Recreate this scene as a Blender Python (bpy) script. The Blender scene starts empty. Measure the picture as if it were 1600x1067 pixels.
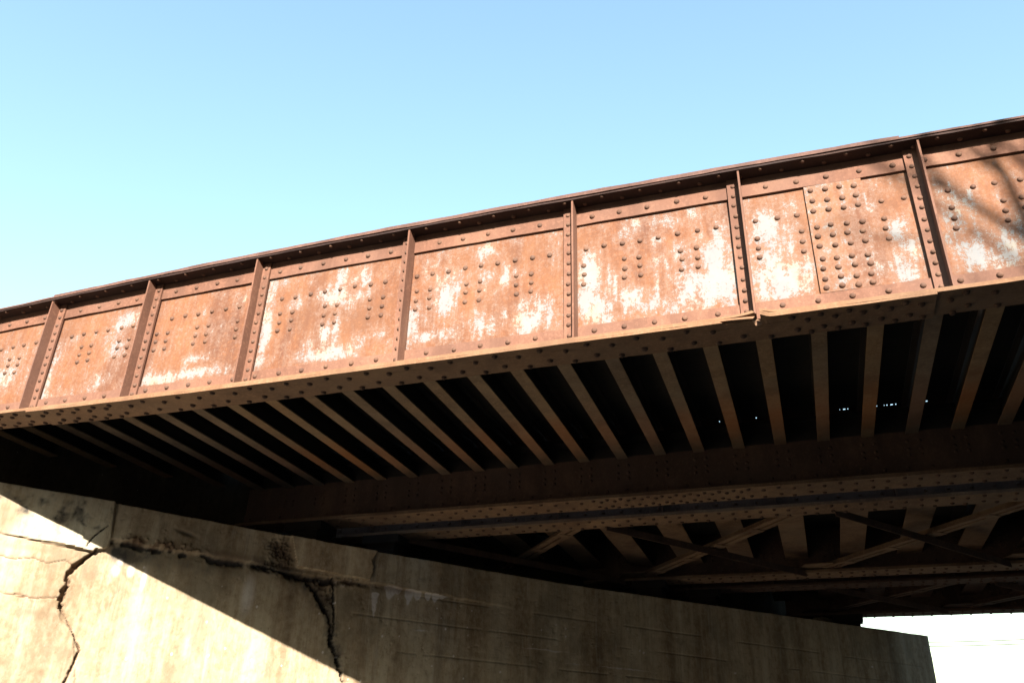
# Riveted plate-girder railway bridge over a street, on a cracked concrete abutment.
# Axes: X along the girders (right in the picture), Y across the bridge (away from the viewer), Z up.
# Heights in the tables below are measured from the viewer's eye, EYE metres above the road.
import bpy, math, random
import numpy as np
from mathutils import Matrix, Vector
EYE = 1.6
rng = random.Random(7)
scene = bpy.context.scene
COL = scene.collection
R = math.radians

# ------------------------------------------------------------------ helpers
class MB:
    """Collects boxes, extrusions and domes; build() links them as one mesh object."""
    def __init__(s): s.v=[]; s.f=[]; s.mi=[]; s.cur=0
    def add(s, v, f):
        o=len(s.v); s.v.extend(v); s.f.extend([tuple(i+o for i in q) for q in f]); s.mi.extend([s.cur]*len(f))
    def box(s, x0,x1,y0,y1,z0,z1):
        s.add([(x0,y0,z0),(x1,y0,z0),(x1,y1,z0),(x0,y1,z0),(x0,y0,z1),(x1,y0,z1),(x1,y1,z1),(x0,y1,z1)],
              [(0,3,2,1),(4,5,6,7),(0,1,5,4),(1,2,6,5),(2,3,7,6),(3,0,4,7)])
    def ext(s, prof, xs, fn=None, edge=None):
        """Extrude a closed (y,z) profile along X through stations xs; fn bends each point."""
        n=len(prof); v=[]
        for x in xs:
            for (y,z) in prof:
                p=(x,y,z); v.append(fn(*p) if fn else p)
        f=[]
        for i in range(len(xs)-1):
            for j in range(n):
                k=(j+1)%n; a=i*n
                f.append((a+j,a+n+j,a+n+k,a+k))
        if edge is not None:
            s.mi_edge=[2 if j==edge else 0 for i in range(len(xs)-1) for j in range(n)]+[2,2]
        f.append(tuple(range(n))); L=(len(xs)-1)*n; f.append(tuple(L+n-1-j for j in range(n)))
        s.add(v,f)
        if edge is not None: s.mi[-len(f):]=s.mi_edge
    def dome(s, c, nrm, r=.023, h=.018, seg=9):
        """A rivet head: c on the plate, nrm the axis (+/- unit axis vector)."""
        n=Vector(nrm); u=n.orthogonal().normalized(); w=n.cross(u); c=Vector(c); v=[];f=[]
        rot=rng.random()
        r*=rng.uniform(.93,1.06); h*=rng.uniform(.85,1.08)
        for (rr,hh) in ((1.0,-.003/h),(.97,.25),(.78,.68),(.42,.94)):
            for i in range(seg):
                a=2*math.pi*(i+rot)/seg
                v.append(tuple(c+u*(rr*r*math.cos(a))+w*(rr*r*math.sin(a))+n*(hh*h)))
        v.append(tuple(c+n*h))
        for k in range(3):
            for i in range(seg):
                j=(i+1)%seg; f.append((k*seg+i,k*seg+j,(k+1)*seg+j,(k+1)*seg+i))
        for i in range(seg): f.append((3*seg+i,3*seg+(i+1)%seg,4*seg))
        s.cur=1; s.add(v,f); s.cur=0
    def tube(s, pts, rad, seg=8):
        v=[];f=[];n=len(pts)
        up=None
        for i,p in enumerate(pts):
            p=Vector(p); d=(Vector(pts[min(i+1,n-1)])-Vector(pts[max(i-1,0)])).normalized()
            u=d.orthogonal().normalized() if up is None else (up-d*up.dot(d)).normalized(); up=u
            w=d.cross(u)
            for k in range(seg):
                a=2*math.pi*k/seg; v.append(tuple(p+u*(rad[i]*math.cos(a))+w*(rad[i]*math.sin(a))))
        for i in range(n-1):
            for k in range(seg):
                j=(k+1)%seg; f.append((i*seg+k,i*seg+j,(i+1)*seg+j,(i+1)*seg+k))
        f.append(tuple(range(seg-1,-1,-1))); f.append(tuple((n-1)*seg+k for k in range(seg)))
        s.add(v,f)
    def build(s, name, mat, parent=None, smooth=False, lift=EYE, attrs=None):
        me=bpy.data.meshes.new(name)
        me.from_pydata([(x,y,z+lift) for x,y,z in s.v],[],s.f)
        o=link(name, me, mat, parent, smooth, s.mi)
        return o

def link(name, me, mat, parent=None, smooth=False, mi=None):
    import bmesh
    bm=bmesh.new(); bm.from_mesh(me); bmesh.ops.recalc_face_normals(bm, faces=bm.faces)
    bm.to_mesh(me); bm.free()
    if smooth:
        me.polygons.foreach_set('use_smooth',[True]*len(me.polygons))
    mats=mat if isinstance(mat,(list,tuple)) else [mat]
    for q in mats: me.materials.append(q)
    if mi and max(mi)>0:
        while len(me.materials)<=max(mi): me.materials.append(M['rivet'] if len(me.materials)==1 else M['worn'])
        me.polygons.foreach_set('material_index',mi)
        if not smooth: me.polygons.foreach_set('use_smooth',[k==1 for k in mi])
    me.update()
    o=bpy.data.objects.new(name, me); COL.objects.link(o)
    if parent: attach(o,parent)
    return o
def world(o):
    m=Matrix.Translation(o.location)
    return (world(o.parent)@o.matrix_parent_inverse@m) if o.parent else m
def attach(o, parent):
    o.parent=parent; o.matrix_parent_inverse=world(parent).inverted()
def empty(name, loc, parent=None):
    o=bpy.data.objects.new(name,None); o.empty_display_size=.2; COL.objects.link(o); o.location=loc
    if parent: attach(o,parent)
    return o
def tag(o, label=None, cat=None, group=None, kind=None):
    if label: o['label']=label
    if cat: o['category']=cat
    if group: o['group']=group
    if kind: o['kind']=kind
    return o
def copy_to(o, parent, dx=0, dy=0, dz=0):
    c=o.copy(); COL.objects.link(c); attach(c,parent)
    c.location=Vector(o.location)+Vector((dx,dy,dz))
    return c

# numpy value noise ------------------------------------------------
def _h(ix,iy,seed):
    n=(ix.astype(np.int64)*374761393+iy.astype(np.int64)*668265263+seed*974634777)&0xffffffff
    n=((n^(n>>13))*1274126177)&0xffffffff
    return ((n^(n>>16))&0xffff)/65535.0
def vnoise(x,y,seed=0):
    ix=np.floor(x); iy=np.floor(y); fx=x-ix; fy=y-iy
    fx=fx*fx*(3-2*fx); fy=fy*fy*(3-2*fy)
    a=_h(ix,iy,seed);b=_h(ix+1,iy,seed);c=_h(ix,iy+1,seed);d=_h(ix+1,iy+1,seed)
    return (a*(1-fx)+b*fx)*(1-fy)+(c*(1-fx)+d*fx)*fy
def fbm(x,y,seed=0,octs=4):
    s=0;a=.5;t=0
    for k in range(octs):
        s=s+a*vnoise(x*2**k,y*2**k,seed+k*17); t+=a; a*=.5
    return s/t
def polyd(px,py,line):
    """distance to a polyline and the position 0..1 along it"""
    best=np.full(px.shape,1e9); pos=np.zeros(px.shape)
    L=[0]
    for a,b in zip(line[:-1],line[1:]): L.append(L[-1]+math.hypot(b[0]-a[0],b[1]-a[1]))
    for i,(a,b) in enumerate(zip(line[:-1],line[1:])):
        dx,dy=b[0]-a[0],b[1]-a[1]; l2=dx*dx+dy*dy
        t=np.clip(((px-a[0])*dx+(py-a[1])*dy)/l2,0,1)
        d=np.hypot(px-a[0]-t*dx,py-a[1]-t*dy)
        m=d<best; best=np.where(m,d,best); pos=np.where(m,(L[i]+t*(L[i+1]-L[i]))/L[-1],pos)
    return best,pos
def sstep(a,b,x):
    t=np.clip((x-a)/(b-a),0,1); return t*t*(3-2*t)

# ------------------------------------------------------------------ materials
class NT:
    def __init__(s,name):
        s.m=bpy.data.materials.new(name); s.m.use_nodes=True; s.t=s.m.node_tree; s.t.nodes.clear()
        s.out=s.n('ShaderNodeOutputMaterial'); s.b=s.n('ShaderNodeBsdfPrincipled')
        s.t.links.new(s.b.outputs[0],s.out.inputs[0])
        s.pos=s.n('ShaderNodeNewGeometry').outputs['Position']
    def n(s,t,**k):
        x=s.t.nodes.new(t)
        for a,b in k.items(): setattr(x,a,b)
        return x
    def l(s,a,b): s.t.links.new(a,b)
    def mp(s,scale,loc=(0,0,0)):
        x=s.n('ShaderNodeMapping'); s.l(s.pos,x.inputs[0]); x.inputs['Scale'].default_value=scale; x.inputs['Location'].default_value=loc
        return x.outputs[0]
    def noise(s,scale,detail=5,rough=.6,vec=None,stretch=None,loc=(0,0,0),dist=0):
        x=s.n('ShaderNodeTexNoise'); x.inputs['Scale'].default_value=scale; x.inputs['Detail'].default_value=detail
        x.inputs['Roughness'].default_value=rough; x.inputs['Distortion'].default_value=dist
        v=vec or s.mp(stretch or (1,1,1),loc); s.l(v,x.inputs['Vector']); return x.outputs['Fac']
    def ramp(s,fac,stops,interp='LINEAR'):
        x=s.n('ShaderNodeValToRGB'); x.color_ramp.interpolation=interp; s.l(fac,x.inputs[0]); e=x.color_ramp.elements
        while len(e)<len(stops): e.new(.5)
        for el,(p,c) in zip(e,stops):
            el.position=p; el.color=(*c,1) if isinstance(c,tuple) else (c,c,c,1)
        return x.outputs[0]
    def mix(s,fac,a,b,mode='MIX'):
        x=s.n('ShaderNodeMix',data_type='RGBA',blend_type=mode)
        for i,v in ((0,fac),(6,a),(7,b)):
            if isinstance(v,(int,float)): x.inputs[i].default_value=v
            elif isinstance(v,tuple): x.inputs[i].default_value=(*v,1)
            else: s.l(v,x.inputs[i])
        return x.outputs[2]
    def math(s,op,a,b=0,c=None,clamp=False):
        x=s.n('ShaderNodeMath',operation=op,use_clamp=clamp)
        for i,v in enumerate((a,b) if c is None else (a,b,c)):
            if isinstance(v,(int,float)): x.inputs[i].default_value=v
            else: s.l(v,x.inputs[i])
        return x.outputs[0]
    def attr(s,name):
        x=s.n('ShaderNodeAttribute',attribute_name=name); return x
    def bump(s,h,strength=.3,dist=.01,normal=None):
        x=s.n('ShaderNodeBump'); x.inputs['Strength'].default_value=strength; x.inputs['Distance'].default_value=dist
        s.l(h,x.inputs['Height'])
        if normal is not None: s.l(normal,x.inputs['Normal'])
        return x.outputs[0]
    def fin(s,col,rough=.85,nrm=None,spec=.3):
        if isinstance(col,tuple): s.b.inputs['Base Color'].default_value=(*col,1)
        else: s.l(col,s.b.inputs['Base Color'])
        if isinstance(rough,(int,float)): s.b.inputs['Roughness'].default_value=rough
        else: s.l(rough,s.b.inputs['Roughness'])
        s.b.inputs['Specular IOR Level'].default_value=spec
        if nrm is not None: s.l(nrm,s.b.inputs['Normal'])
        return s.m

def rust(name, dark, mid, light, seed=0.0, paint=None, band=False, scale=1.0):
    t=NT(name)
    a=t.noise(1.1*scale,6,.62,loc=(seed,seed*2,0)); b=t.noise(5*scale,6,.68,stretch=(1,1,.35),loc=(seed,3,1)); c=t.noise(85,3,.7); g=t.noise(30,4,.7,loc=(2,seed,5))
    v=t.math('ADD',t.math('MULTIPLY',a,.55),t.math('MULTIPLY',b,.45))
    col=t.ramp(v,[(.36,dark),(.5,mid),(.64,light)])
    col=t.mix(t.math('MULTIPLY',t.ramp(c,[(.42,0.0),(.7,1.0)]),.35),col,tuple(x*.45 for x in mid))
    col=t.mix(t.math('MULTIPLY',t.ramp(g,[(.52,0.0),(.72,1.0)]),.45),col,tuple(min(1,x*1.45) for x in light))
    w_=t.noise(.9,4,.6,loc=(seed*3,4,seed))
    col=t.mix(t.math('MULTIPLY',t.ramp(w_,[(.46,0.0),(.64,1.0)]),.55),col,tuple(a*b for a,b in zip(mid,(.86,1.02,1.18))))
    wet=t.noise(2.4,5,.6,stretch=(1,1,.22),loc=(seed,9,9))
    col=t.mix(t.math('MULTIPLY',t.ramp(wet,[(.53,0.0),(.64,1.0)]),.6),col,tuple(a*b for a,b in zip(dark,(.9,.9,.95))))
    if band:   # bright rust where water has dripped near the beams' far ends
        sp=t.n('ShaderNodeSeparateXYZ'); t.l(t.pos,sp.inputs[0])
        y=t.math('ADD',sp.outputs[1],t.math('MULTIPLY',t.math('SUBTRACT',t.noise(2.2,3,.6),.5),.9))
        bd=t.ramp(t.math('MULTIPLY',t.math('SUBTRACT',y,8.4),.45,clamp=True),[(0,0.0),(.35,.5),(.6,.4),(.75,.05)])
        col=t.mix(bd,col,(.17,.06,.022))
    oi=t.n('ShaderNodeObjectInfo'); hv=t.n('ShaderNodeHueSaturation'); t.l(col,hv.inputs['Color']); t.l(t.math('ADD',t.math('MULTIPLY',oi.outputs['Random'],.34),.83),hv.inputs['Value']); t.l(t.math('ADD',t.math('MULTIPLY',oi.outputs['Random'],.3),.85),hv.inputs['Saturation'])
    if band: col=hv.outputs['Color']
    rough=.82
    h=t.math('ADD',t.math('MULTIPLY',c,.4),t.math('MULTIPLY',g,.6))
    if paint:
        run=t.attr('run').outputs['Fac']; col=t.mix(t.math('MULTIPLY',run,.75),col,(.072,.031,.017))
        p=t.math('SUBTRACT',t.attr('paint').outputs['Fac'],t.math('MULTIPLY',run,.12))
        n1=t.noise(7,8,.70,stretch=(1,1,.7)); n2=t.noise(34,6,.75); n3=t.noise(15,5,.65,stretch=(1.5,1,.16)); n4=t.noise(110,3,.7)
        m=t.math('ADD',t.math('MULTIPLY',t.math('SUBTRACT',n1,.5),1.7),t.math('MULTIPLY',t.math('SUBTRACT',n2,.5),1.9))
        m=t.math('ADD',m,t.math('MULTIPLY',t.math('SUBTRACT',n3,.5),1.1))
        m=t.math('ADD',m,t.math('MULTIPLY',t.math('SUBTRACT',n4,.5),1.0))
        m=t.math('ADD',m,t.math('SUBTRACT',p,.475))
        hard=t.ramp(m,[(.02,0.0),(.16,1.0)])
        halo=t.ramp(t.math('ADD',m,.50),[(.02,0.0),(.55,1.0)])
        col=t.mix(t.math('MULTIPLY',halo,.62),col,(.168,.112,.084))
        pc=t.ramp(t.noise(3.5,4,.6,loc=(5,1,2)),[(.36,(.140,.153,.160)),(.54,(.172,.176,.172)),(.68,(.20,.186,.135))])
        pc=t.mix(t.math('MULTIPLY',t.ramp(n2,[(.4,0.0),(.7,1.0)]),.3),pc,(.19,.165,.14))
        col=t.mix(t.math('MULTIPLY',hard,.9),col,pc)
        h=t.math('ADD',h,t.math('MULTIPLY',hard,1.1))
    return t.fin(col,rough,t.bump(h,.45,.004),.25)

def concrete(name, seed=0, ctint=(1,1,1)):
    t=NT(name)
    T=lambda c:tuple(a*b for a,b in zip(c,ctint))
    big=t.noise(.55,5,.6,loc=(seed,1,2)); streak=t.noise(2.6,6,.65,stretch=(1,1,.10),loc=(seed,7,3)); fine=t.noise(14,6,.7,stretch=(1,1,.7)); grit=t.noise(120,3,.6)
    v=t.math('ADD',t.math('MULTIPLY',big,.4),t.math('MULTIPLY',streak,.6))
    col=t.ramp(v,[(.34,T((.125,.086,.048))),(.45,T((.215,.158,.096))),(.54,T((.31,.25,.165))),(.66,T((.42,.37,.27)))])
    col=t.mix(t.math('MULTIPLY',t.ramp(fine,[(.45,0.0),(.7,1.0)]),.38),col,T((.40,.355,.265)))
    col=t.mix(t.math('MULTIPLY',t.ramp(fine,[(.30,1.0),(.46,0.0)]),.40),col,T((.085,.058,.036)))
    sp=t.ramp(t.noise(38,2,.5),[(.74,0.0),(.77,1.0)])
    col=t.mix(t.math('MULTIPLY',sp,.55),col,(.28,.28,.265))
    mot=t.noise(1.5,6,.68,loc=(seed,2,11),stretch=(1,1,.6)); col=t.mix(t.math('MULTIPLY',t.ramp(mot,[(.50,0.0),(.62,1.0)]),.50),col,T((.13,.105,.070)))
    drip=t.noise(7,5,.7,stretch=(1,1,.06),loc=(seed+3,1,8)); col=t.mix(t.math('MULTIPLY',t.ramp(drip,[(.52,0.0),(.68,1.0)]),.34),col,T((.10,.072,.048)))
    pale=t.noise(4.5,5,.7,stretch=(1,1,.09),loc=(seed+9,4,2)); col=t.mix(t.math('MULTIPLY',t.ramp(pale,[(.56,0.0),(.70,1.0)]),.34),col,T((.42,.38,.30)))
    a=t.attr('stain'); s=t.n('ShaderNodeSeparateColor'); t.l(a.outputs['Color'],s.inputs[0])
    rag=t.math('ADD',t.math('MULTIPLY',t.math('SUBTRACT',fine,.5),.8),s.outputs[0])
    col=t.mix(t.math('MULTIPLY',t.ramp(rag,[(.12,0.0),(.8,1.0)]),.9),col,(.020,.020,.021))
    ragw=t.math('ADD',t.math('MULTIPLY',t.math('SUBTRACT',streak,.5),1.4),s.outputs[1])
    col=t.mix(t.math('MULTIPLY',t.ramp(ragw,[(.25,0.0),(.8,1.0)]),.8),col,(.50,.46,.42))
    ragb=t.math('ADD',t.math('MULTIPLY',t.math('SUBTRACT',fine,.5),.9),s.outputs[2])
    col=t.mix(t.math('MULTIPLY',t.ramp(ragb,[(.2,0.0),(.8,1.0)]),.85),col,(.115,.072,.044))
    h=t.math('ADD',t.math('MULTIPLY',fine,.7),t.math('MULTIPLY',grit,.3))
    return t.fin(col,.9,t.bump(h,.5,.012),.2)

def plain(name, a, b, scale=3, rough=.9, bump=.3, dist=.01, stretch=None):
    t=NT(name); n=t.noise(scale,6,.65,stretch=stretch); f=t.noise(scale*18,4,.65)
    col=t.ramp(t.math('ADD',t.math('MULTIPLY',n,.6),t.math('MULTIPLY',f,.4)),[(.35,a),(.65,b)])
    return t.fin(col,rough,t.bump(f,bump,dist))

M={}
M['web']=rust('flaking_painted_rust',(.084,.036,.021),(.132,.055,.026),(.174,.077,.035),paint=True)
M['edge']=rust('warm_rust',(.088,.042,.026),(.130,.061,.038),(.165,.086,.054),seed=3)
M['under']=rust('dull_brown_rust',(.075,.041,.024),(.122,.074,.043),(.175,.112,.065),seed=6)
M['beam']=rust('grey_brown_rust',(.085,.056,.035),(.135,.092,.057),(.18,.128,.080),seed=9,band=True)
M['edgeu']=rust('brown_flange_rust',(.085,.047,.028),(.128,.072,.041),(.165,.10,.058),seed=3)
M['rim']=rust('brown_rim_rust',(.055,.028,.020),(.090,.047,.035),(.125,.070,.052),seed=15)
M['flange']=rust('shade_dark_rust',(.017,.009,.008),(.027,.014,.011),(.042,.022,.016),seed=5)  # same rust, darkened to paint in the shade under the top flange
M['backwall']=concrete('shade_dark_concrete',3,(.10,.095,.09))  # concrete colour cut to near black, painting in the dark under the deck
M['rivet']=rust('dark_rivet_rust',(.062,.033,.022),(.100,.052,.033),(.15,.084,.053),seed=8,scale=3)
M['worn']=rust('worn_edge',(.12,.062,.032),(.16,.085,.044),(.20,.112,.062),seed=2)
M['shade_steel']=plain('shade_black_steel',(.008,.006,.005),(.016,.011,.008),3)  # blackens beam webs, inner top flanges and bearings to stand in for shade
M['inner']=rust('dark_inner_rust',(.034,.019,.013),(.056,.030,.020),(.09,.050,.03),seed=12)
M['conc']=concrete('stained_concrete'); M['patch']=concrete('repair_concrete',4,(1.5,1.5,1.5)); M['block']=concrete('block_concrete',9,(1.05,1.1,1.15))
M['deck']=plain('black_timber',(.006,.005,.004),(.012,.010,.008),2,stretch=(1,6,1))  # even near-black colour for the decks
M['asphalt']=plain('asphalt',(.055,.054,.05),(.09,.088,.083),1.2)
M['pave']=plain('worn_pavement',(.17,.155,.13),(.24,.22,.19),1.5)
M['kerb']=plain('kerb_stone',(.2,.19,.18),(.28,.27,.25),2)
M['earth']=plain('dry_earth_and_grass',(.065,.055,.03),(.11,.095,.05),.8)
M['wood']=plain('bare_winter_woodland',(.04,.034,.024),(.075,.062,.042),.02)
def brick(name):
    t=NT(name); x=t.n('ShaderNodeTexBrick'); s=t.n('ShaderNodeSeparateXYZ'); t.l(t.pos,s.inputs[0]); c=t.n('ShaderNodeCombineXYZ')
    t.l(t.math('ADD',s.outputs[0],s.outputs[1]),c.inputs[0]); t.l(s.outputs[2],c.inputs[1]); t.l(c.outputs[0],x.inputs['Vector'])
    x.inputs['Scale'].default_value=1; x.inputs['Brick Width'].default_value=.22; x.inputs['Row Height'].default_value=.075; x.inputs['Mortar Size'].default_value=.006
    x.inputs['Color1'].default_value=(.14,.06,.04,1); x.inputs['Color2'].default_value=(.19,.085,.055,1); x.inputs['Mortar'].default_value=(.22,.2,.17,1)
    col=t.mix(t.math('MULTIPLY',t.noise(.6,5,.6),.5),x.outputs[0],(.09,.05,.04))
    return t.fin(col,.9,t.bump(x.outputs['Fac'],.4,-.01))
M['brick']=brick('old_red_brick'); M['glass']=plain('dark_window_glass',(.015,.018,.02),(.03,.035,.04),2,rough=.15,bump=.02)
M['paint']=plain('road_paint',(.6,.6,.58),(.78,.78,.76),4)
M['bark']=plain('bark',(.06,.045,.035),(.13,.10,.08),5,stretch=(1,1,.3))
M['pole']=plain('weathered_pole',(.10,.07,.05),(.18,.13,.09),4,stretch=(1,1,.1))
M['cable']=plain('black_cable',(.03,.03,.03),(.05,.05,.05),4)

# wear of the white paint on the front web: (x, z, half width, half height, strength)
PATCHES=[(-7.96,3.93,0.181,0.19,0.8), (-7.91,4.03,0.091,0.083,0.6), (-7.35,3.65,0.08,0.232,1.0), (-7.35,3.55,0.086,0.077,0.8), (-7.14,3.53,0.168,0.064,0.5), (-6.44,4.33,0.14,0.095,0.9), (-6.51,3.99,0.097,0.092,0.8), (-6.67,4.17,0.113,0.108,0.5), (-7.22,4.36,0.074,0.07,0.4), (-7.27,4.15,0.146,0.11,0.45), (-6.71,3.6,0.137,0.076,0.5), (-7.39,3.99,0.059,0.054,0.5), (-6.43,4.21,0.083,0.107,0.6), (-5.89,3.53,0.231,0.054,1.0), (-5.49,3.55,0.275,0.044,0.9), (-5.45,3.72,0.101,0.037,0.8), (-5.57,3.67,0.038,0.061,0.6), (-5.08,4.33,0.064,0.156,0.35), (-5.39,4.46,0.157,0.04,0.35), (-6.09,3.59,0.053,0.074,0.6), (-4.73,4.27,0.072,0.184,0.75), (-4.7,3.91,0.053,0.211,1.0), (-4.59,4.43,0.107,0.075,0.5), (-3.98,4.2,0.09,0.107,1.0), (-3.92,4.39,0.068,0.085,0.85), (-3.64,4.35,0.056,0.108,0.85), (-3.68,4.15,0.066,0.047,0.7), (-3.82,4.11,0.05,0.059,0.95), (-4.03,3.73,0.033,0.135,1.0), (-3.91,3.79,0.031,0.169,0.85), (-4.15,4.23,0.029,0.084,0.7), (-4.0,3.56,0.26,0.055,0.95), (-3.78,3.53,0.096,0.038,1.0), (-4.71,3.59,0.092,0.057,0.95), (-3.64,3.62,0.064,0.088,0.65), (-3.46,3.7,0.042,0.039,0.85), (-4.39,4.2,0.058,0.072,0.7), (-4.17,3.66,0.078,0.067,0.55), (-3.52,3.58,0.053,0.043,0.5), (-4.24,4.45,0.07,0.062,0.4), (-3.79,4.33,0.067,0.048,0.6), (-4.31,3.58,0.134,0.056,0.35), (-2.79,3.99,0.085,0.195,1.05), (-2.72,3.84,0.031,0.09,0.7), (-2.41,4.4,0.116,0.084,0.7), (-2.9,4.39,0.175,0.121,0.5), (-2.71,4.49,0.13,0.073,0.4), (-2.24,4.08,0.041,0.103,0.9), (-2.4,4.11,0.093,0.069,0.65), (-3.13,3.73,0.06,0.157,0.95), (-2.97,3.59,0.23,0.04,0.95), (-2.76,3.59,0.062,0.055,0.8), (-2.46,3.62,0.061,0.098,0.95), (-2.35,3.61,0.044,0.065,1.0), (-2.24,3.66,0.05,0.076,0.75), (-1.97,3.6,0.145,0.085,1.05), (-1.88,3.73,0.078,0.075,1.0), (-2.06,3.77,0.069,0.044,0.8), (-2.57,3.73,0.082,0.088,0.5), (-3.01,3.75,0.053,0.068,0.5), (-2.14,4.12,0.061,0.046,0.6), (-1.78,4.36,0.05,0.139,0.4), (-2.69,4.13,0.085,0.07,0.5), (-3.46,3.7,0.044,0.057,0.8), (-2.16,4.48,0.104,0.072,0.3), (-1.45,3.96,0.072,0.178,1.05), (-1.49,3.72,0.071,0.146,1.05), (-1.4,3.64,0.094,0.105,0.95), (-1.35,3.53,0.081,0.052,0.8), (-1.29,4.01,0.012,0.123,0.75), (-1.24,3.79,0.014,0.12,0.85), (-1.16,3.67,0.046,0.117,0.8), (-1.07,3.68,0.052,0.091,0.85), (-0.96,3.59,0.051,0.064,0.85), (-0.89,3.7,0.02,0.104,0.8), (-0.83,3.59,0.045,0.077,0.8), (-0.76,3.52,0.055,0.051,0.7), (-0.67,3.64,0.066,0.077,0.85), (-0.53,3.72,0.088,0.115,1.0), (-0.54,3.58,0.13,0.063,0.9), (-0.32,3.78,0.065,0.241,1.05), (-0.39,3.62,0.107,0.076,0.9), (-0.4,3.96,0.033,0.079,0.7), (-0.77,4.04,0.103,0.081,0.75), (-0.67,4.08,0.046,0.054,0.7), (-0.88,4.01,0.046,0.054,0.65), (-0.78,4.41,0.117,0.078,0.6), (-0.53,4.46,0.115,0.071,0.55), (-0.85,4.22,0.041,0.063,0.75), (-0.37,4.2,0.039,0.095,0.75), (-0.5,4.17,0.056,0.054,0.6), (-1.15,4.36,0.036,0.057,0.55), (-1.33,3.72,0.041,0.132,0.7), (-1.49,4.47,0.087,0.059,0.35), (-1.02,4.43,0.048,0.057,0.5), (-1.03,3.49,0.068,0.032,0.5), (-0.42,4.45,0.068,0.07,0.4), (-0.45,3.84,0.017,0.155,0.7), (-1.4,4.15,0.049,0.084,0.5), (0.05,4.14,0.102,0.188,0.95), (0.02,4.26,0.086,0.085,0.6), (0.21,4.29,0.068,0.085,0.6), (0.04,3.87,0.117,0.121,0.95), (0.14,3.69,0.163,0.137,1.05), (0.28,3.68,0.081,0.117,1.0), (-0.07,3.64,0.058,0.138,0.95), (0.09,3.54,0.179,0.048,0.85), (0.52,4.14,0.082,0.123,0.85), (0.45,4.23,0.05,0.084,0.6), (0.57,3.77,0.064,0.136,0.9), (0.77,4.23,0.073,0.093,0.75), (0.49,3.99,0.065,0.061,0.6), (0.39,3.85,0.033,0.119,0.6), (0.99,3.95,0.062,0.098,0.85), (1.09,3.75,0.046,0.152,0.85), (1.0,3.56,0.075,0.065,0.85), (0.96,3.66,0.046,0.076,0.8), (0.79,3.57,0.046,0.075,0.6), (0.9,4.44,0.04,0.084,0.6), (-0.09,4.46,0.053,0.131,0.6), (1.23,3.81,0.03,0.114,0.6), (1.48,4.12,0.075,0.137,0.7), (1.48,3.66,0.087,0.111,0.95), (1.63,3.61,0.114,0.091,0.8), (1.75,3.67,0.071,0.127,0.85), (1.4,3.93,0.075,0.115,0.6), (1.57,3.74,0.087,0.056,0.6), (1.33,3.83,0.045,0.114,0.5), (1.83,3.84,0.043,0.112,0.6), (1.43,4.49,0.093,0.041,0.3), (-0.59,3.69,0.139,0.122,1.0), (-0.4,3.87,0.104,0.185,1.0), (-0.34,3.99,0.07,0.166,0.9), (-0.68,3.44,0.069,0.028,0.7)]

# ------------------------------------------------------------------ plan of the place
W_ANG=.714; D1=-11.039; D2=5.2            # the street runs askew under the bridge
NV=Vector((math.cos(W_ANG),-math.sin(W_ANG),0)); TV=Vector((math.sin(W_ANG),math.cos(W_ANG),0))
def nt(d,T,z=0.0):
    p=NV*d+TV*T; return (p.x,p.y,z)
def xat(d,y): return (d+NV.y*-1*y)/NV.x   # X where the line "offset d" meets Y
def yat(d,x): return (NV.x*x-d)/-NV.y
BACK=1.5
PITCH=.4855
BEAMS=[-2.06+PITCH*k for k in range(-16,30)]

def frange(a,b,s):
    n=max(1,int(round((b-a)/s))); return [a+(b-a)*i/n for i in range(n+1)]
def wob(seed,amp=.0025,f=1.3):
    def fn(x,y,z):
        k=seed*3.7+y*2.1+z*1.7; s=math.sin
        return (x, y+amp*(s(x*f*2.1+k)+s(x*f*4.7+k*2)+s(x*f*9.3+k*5))*.5, z+amp*(s(x*f*2.6+k*3)+s(x*f*5.9+k)+s(x*f*11.1+k*4))*.5)
    return fn

# ------------------------------------------------------------------ the girder that faces the viewer
STIFF=[(-8.72,'L'),(-7.42,'L'),(-6.15,'L'),(-4.84,'L'),(-3.17,'R'),(-1.58,'R'),(-.14,'R'),(1.25,'R'),(2.65,'R'),(4.05,'R'),(5.45,'R'),(6.85,'R'),(8.25,'R'),(9.65,'R'),(11.0,'R')]
def stiff_span(X,side):   # X range of the flat leg
    return (X,X+.10) if side=='L' else (X-.10,X+.016)
YW=6.105; YF=6.10       # web centre, web front face
Z0,Z1=3.24,4.746

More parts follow.
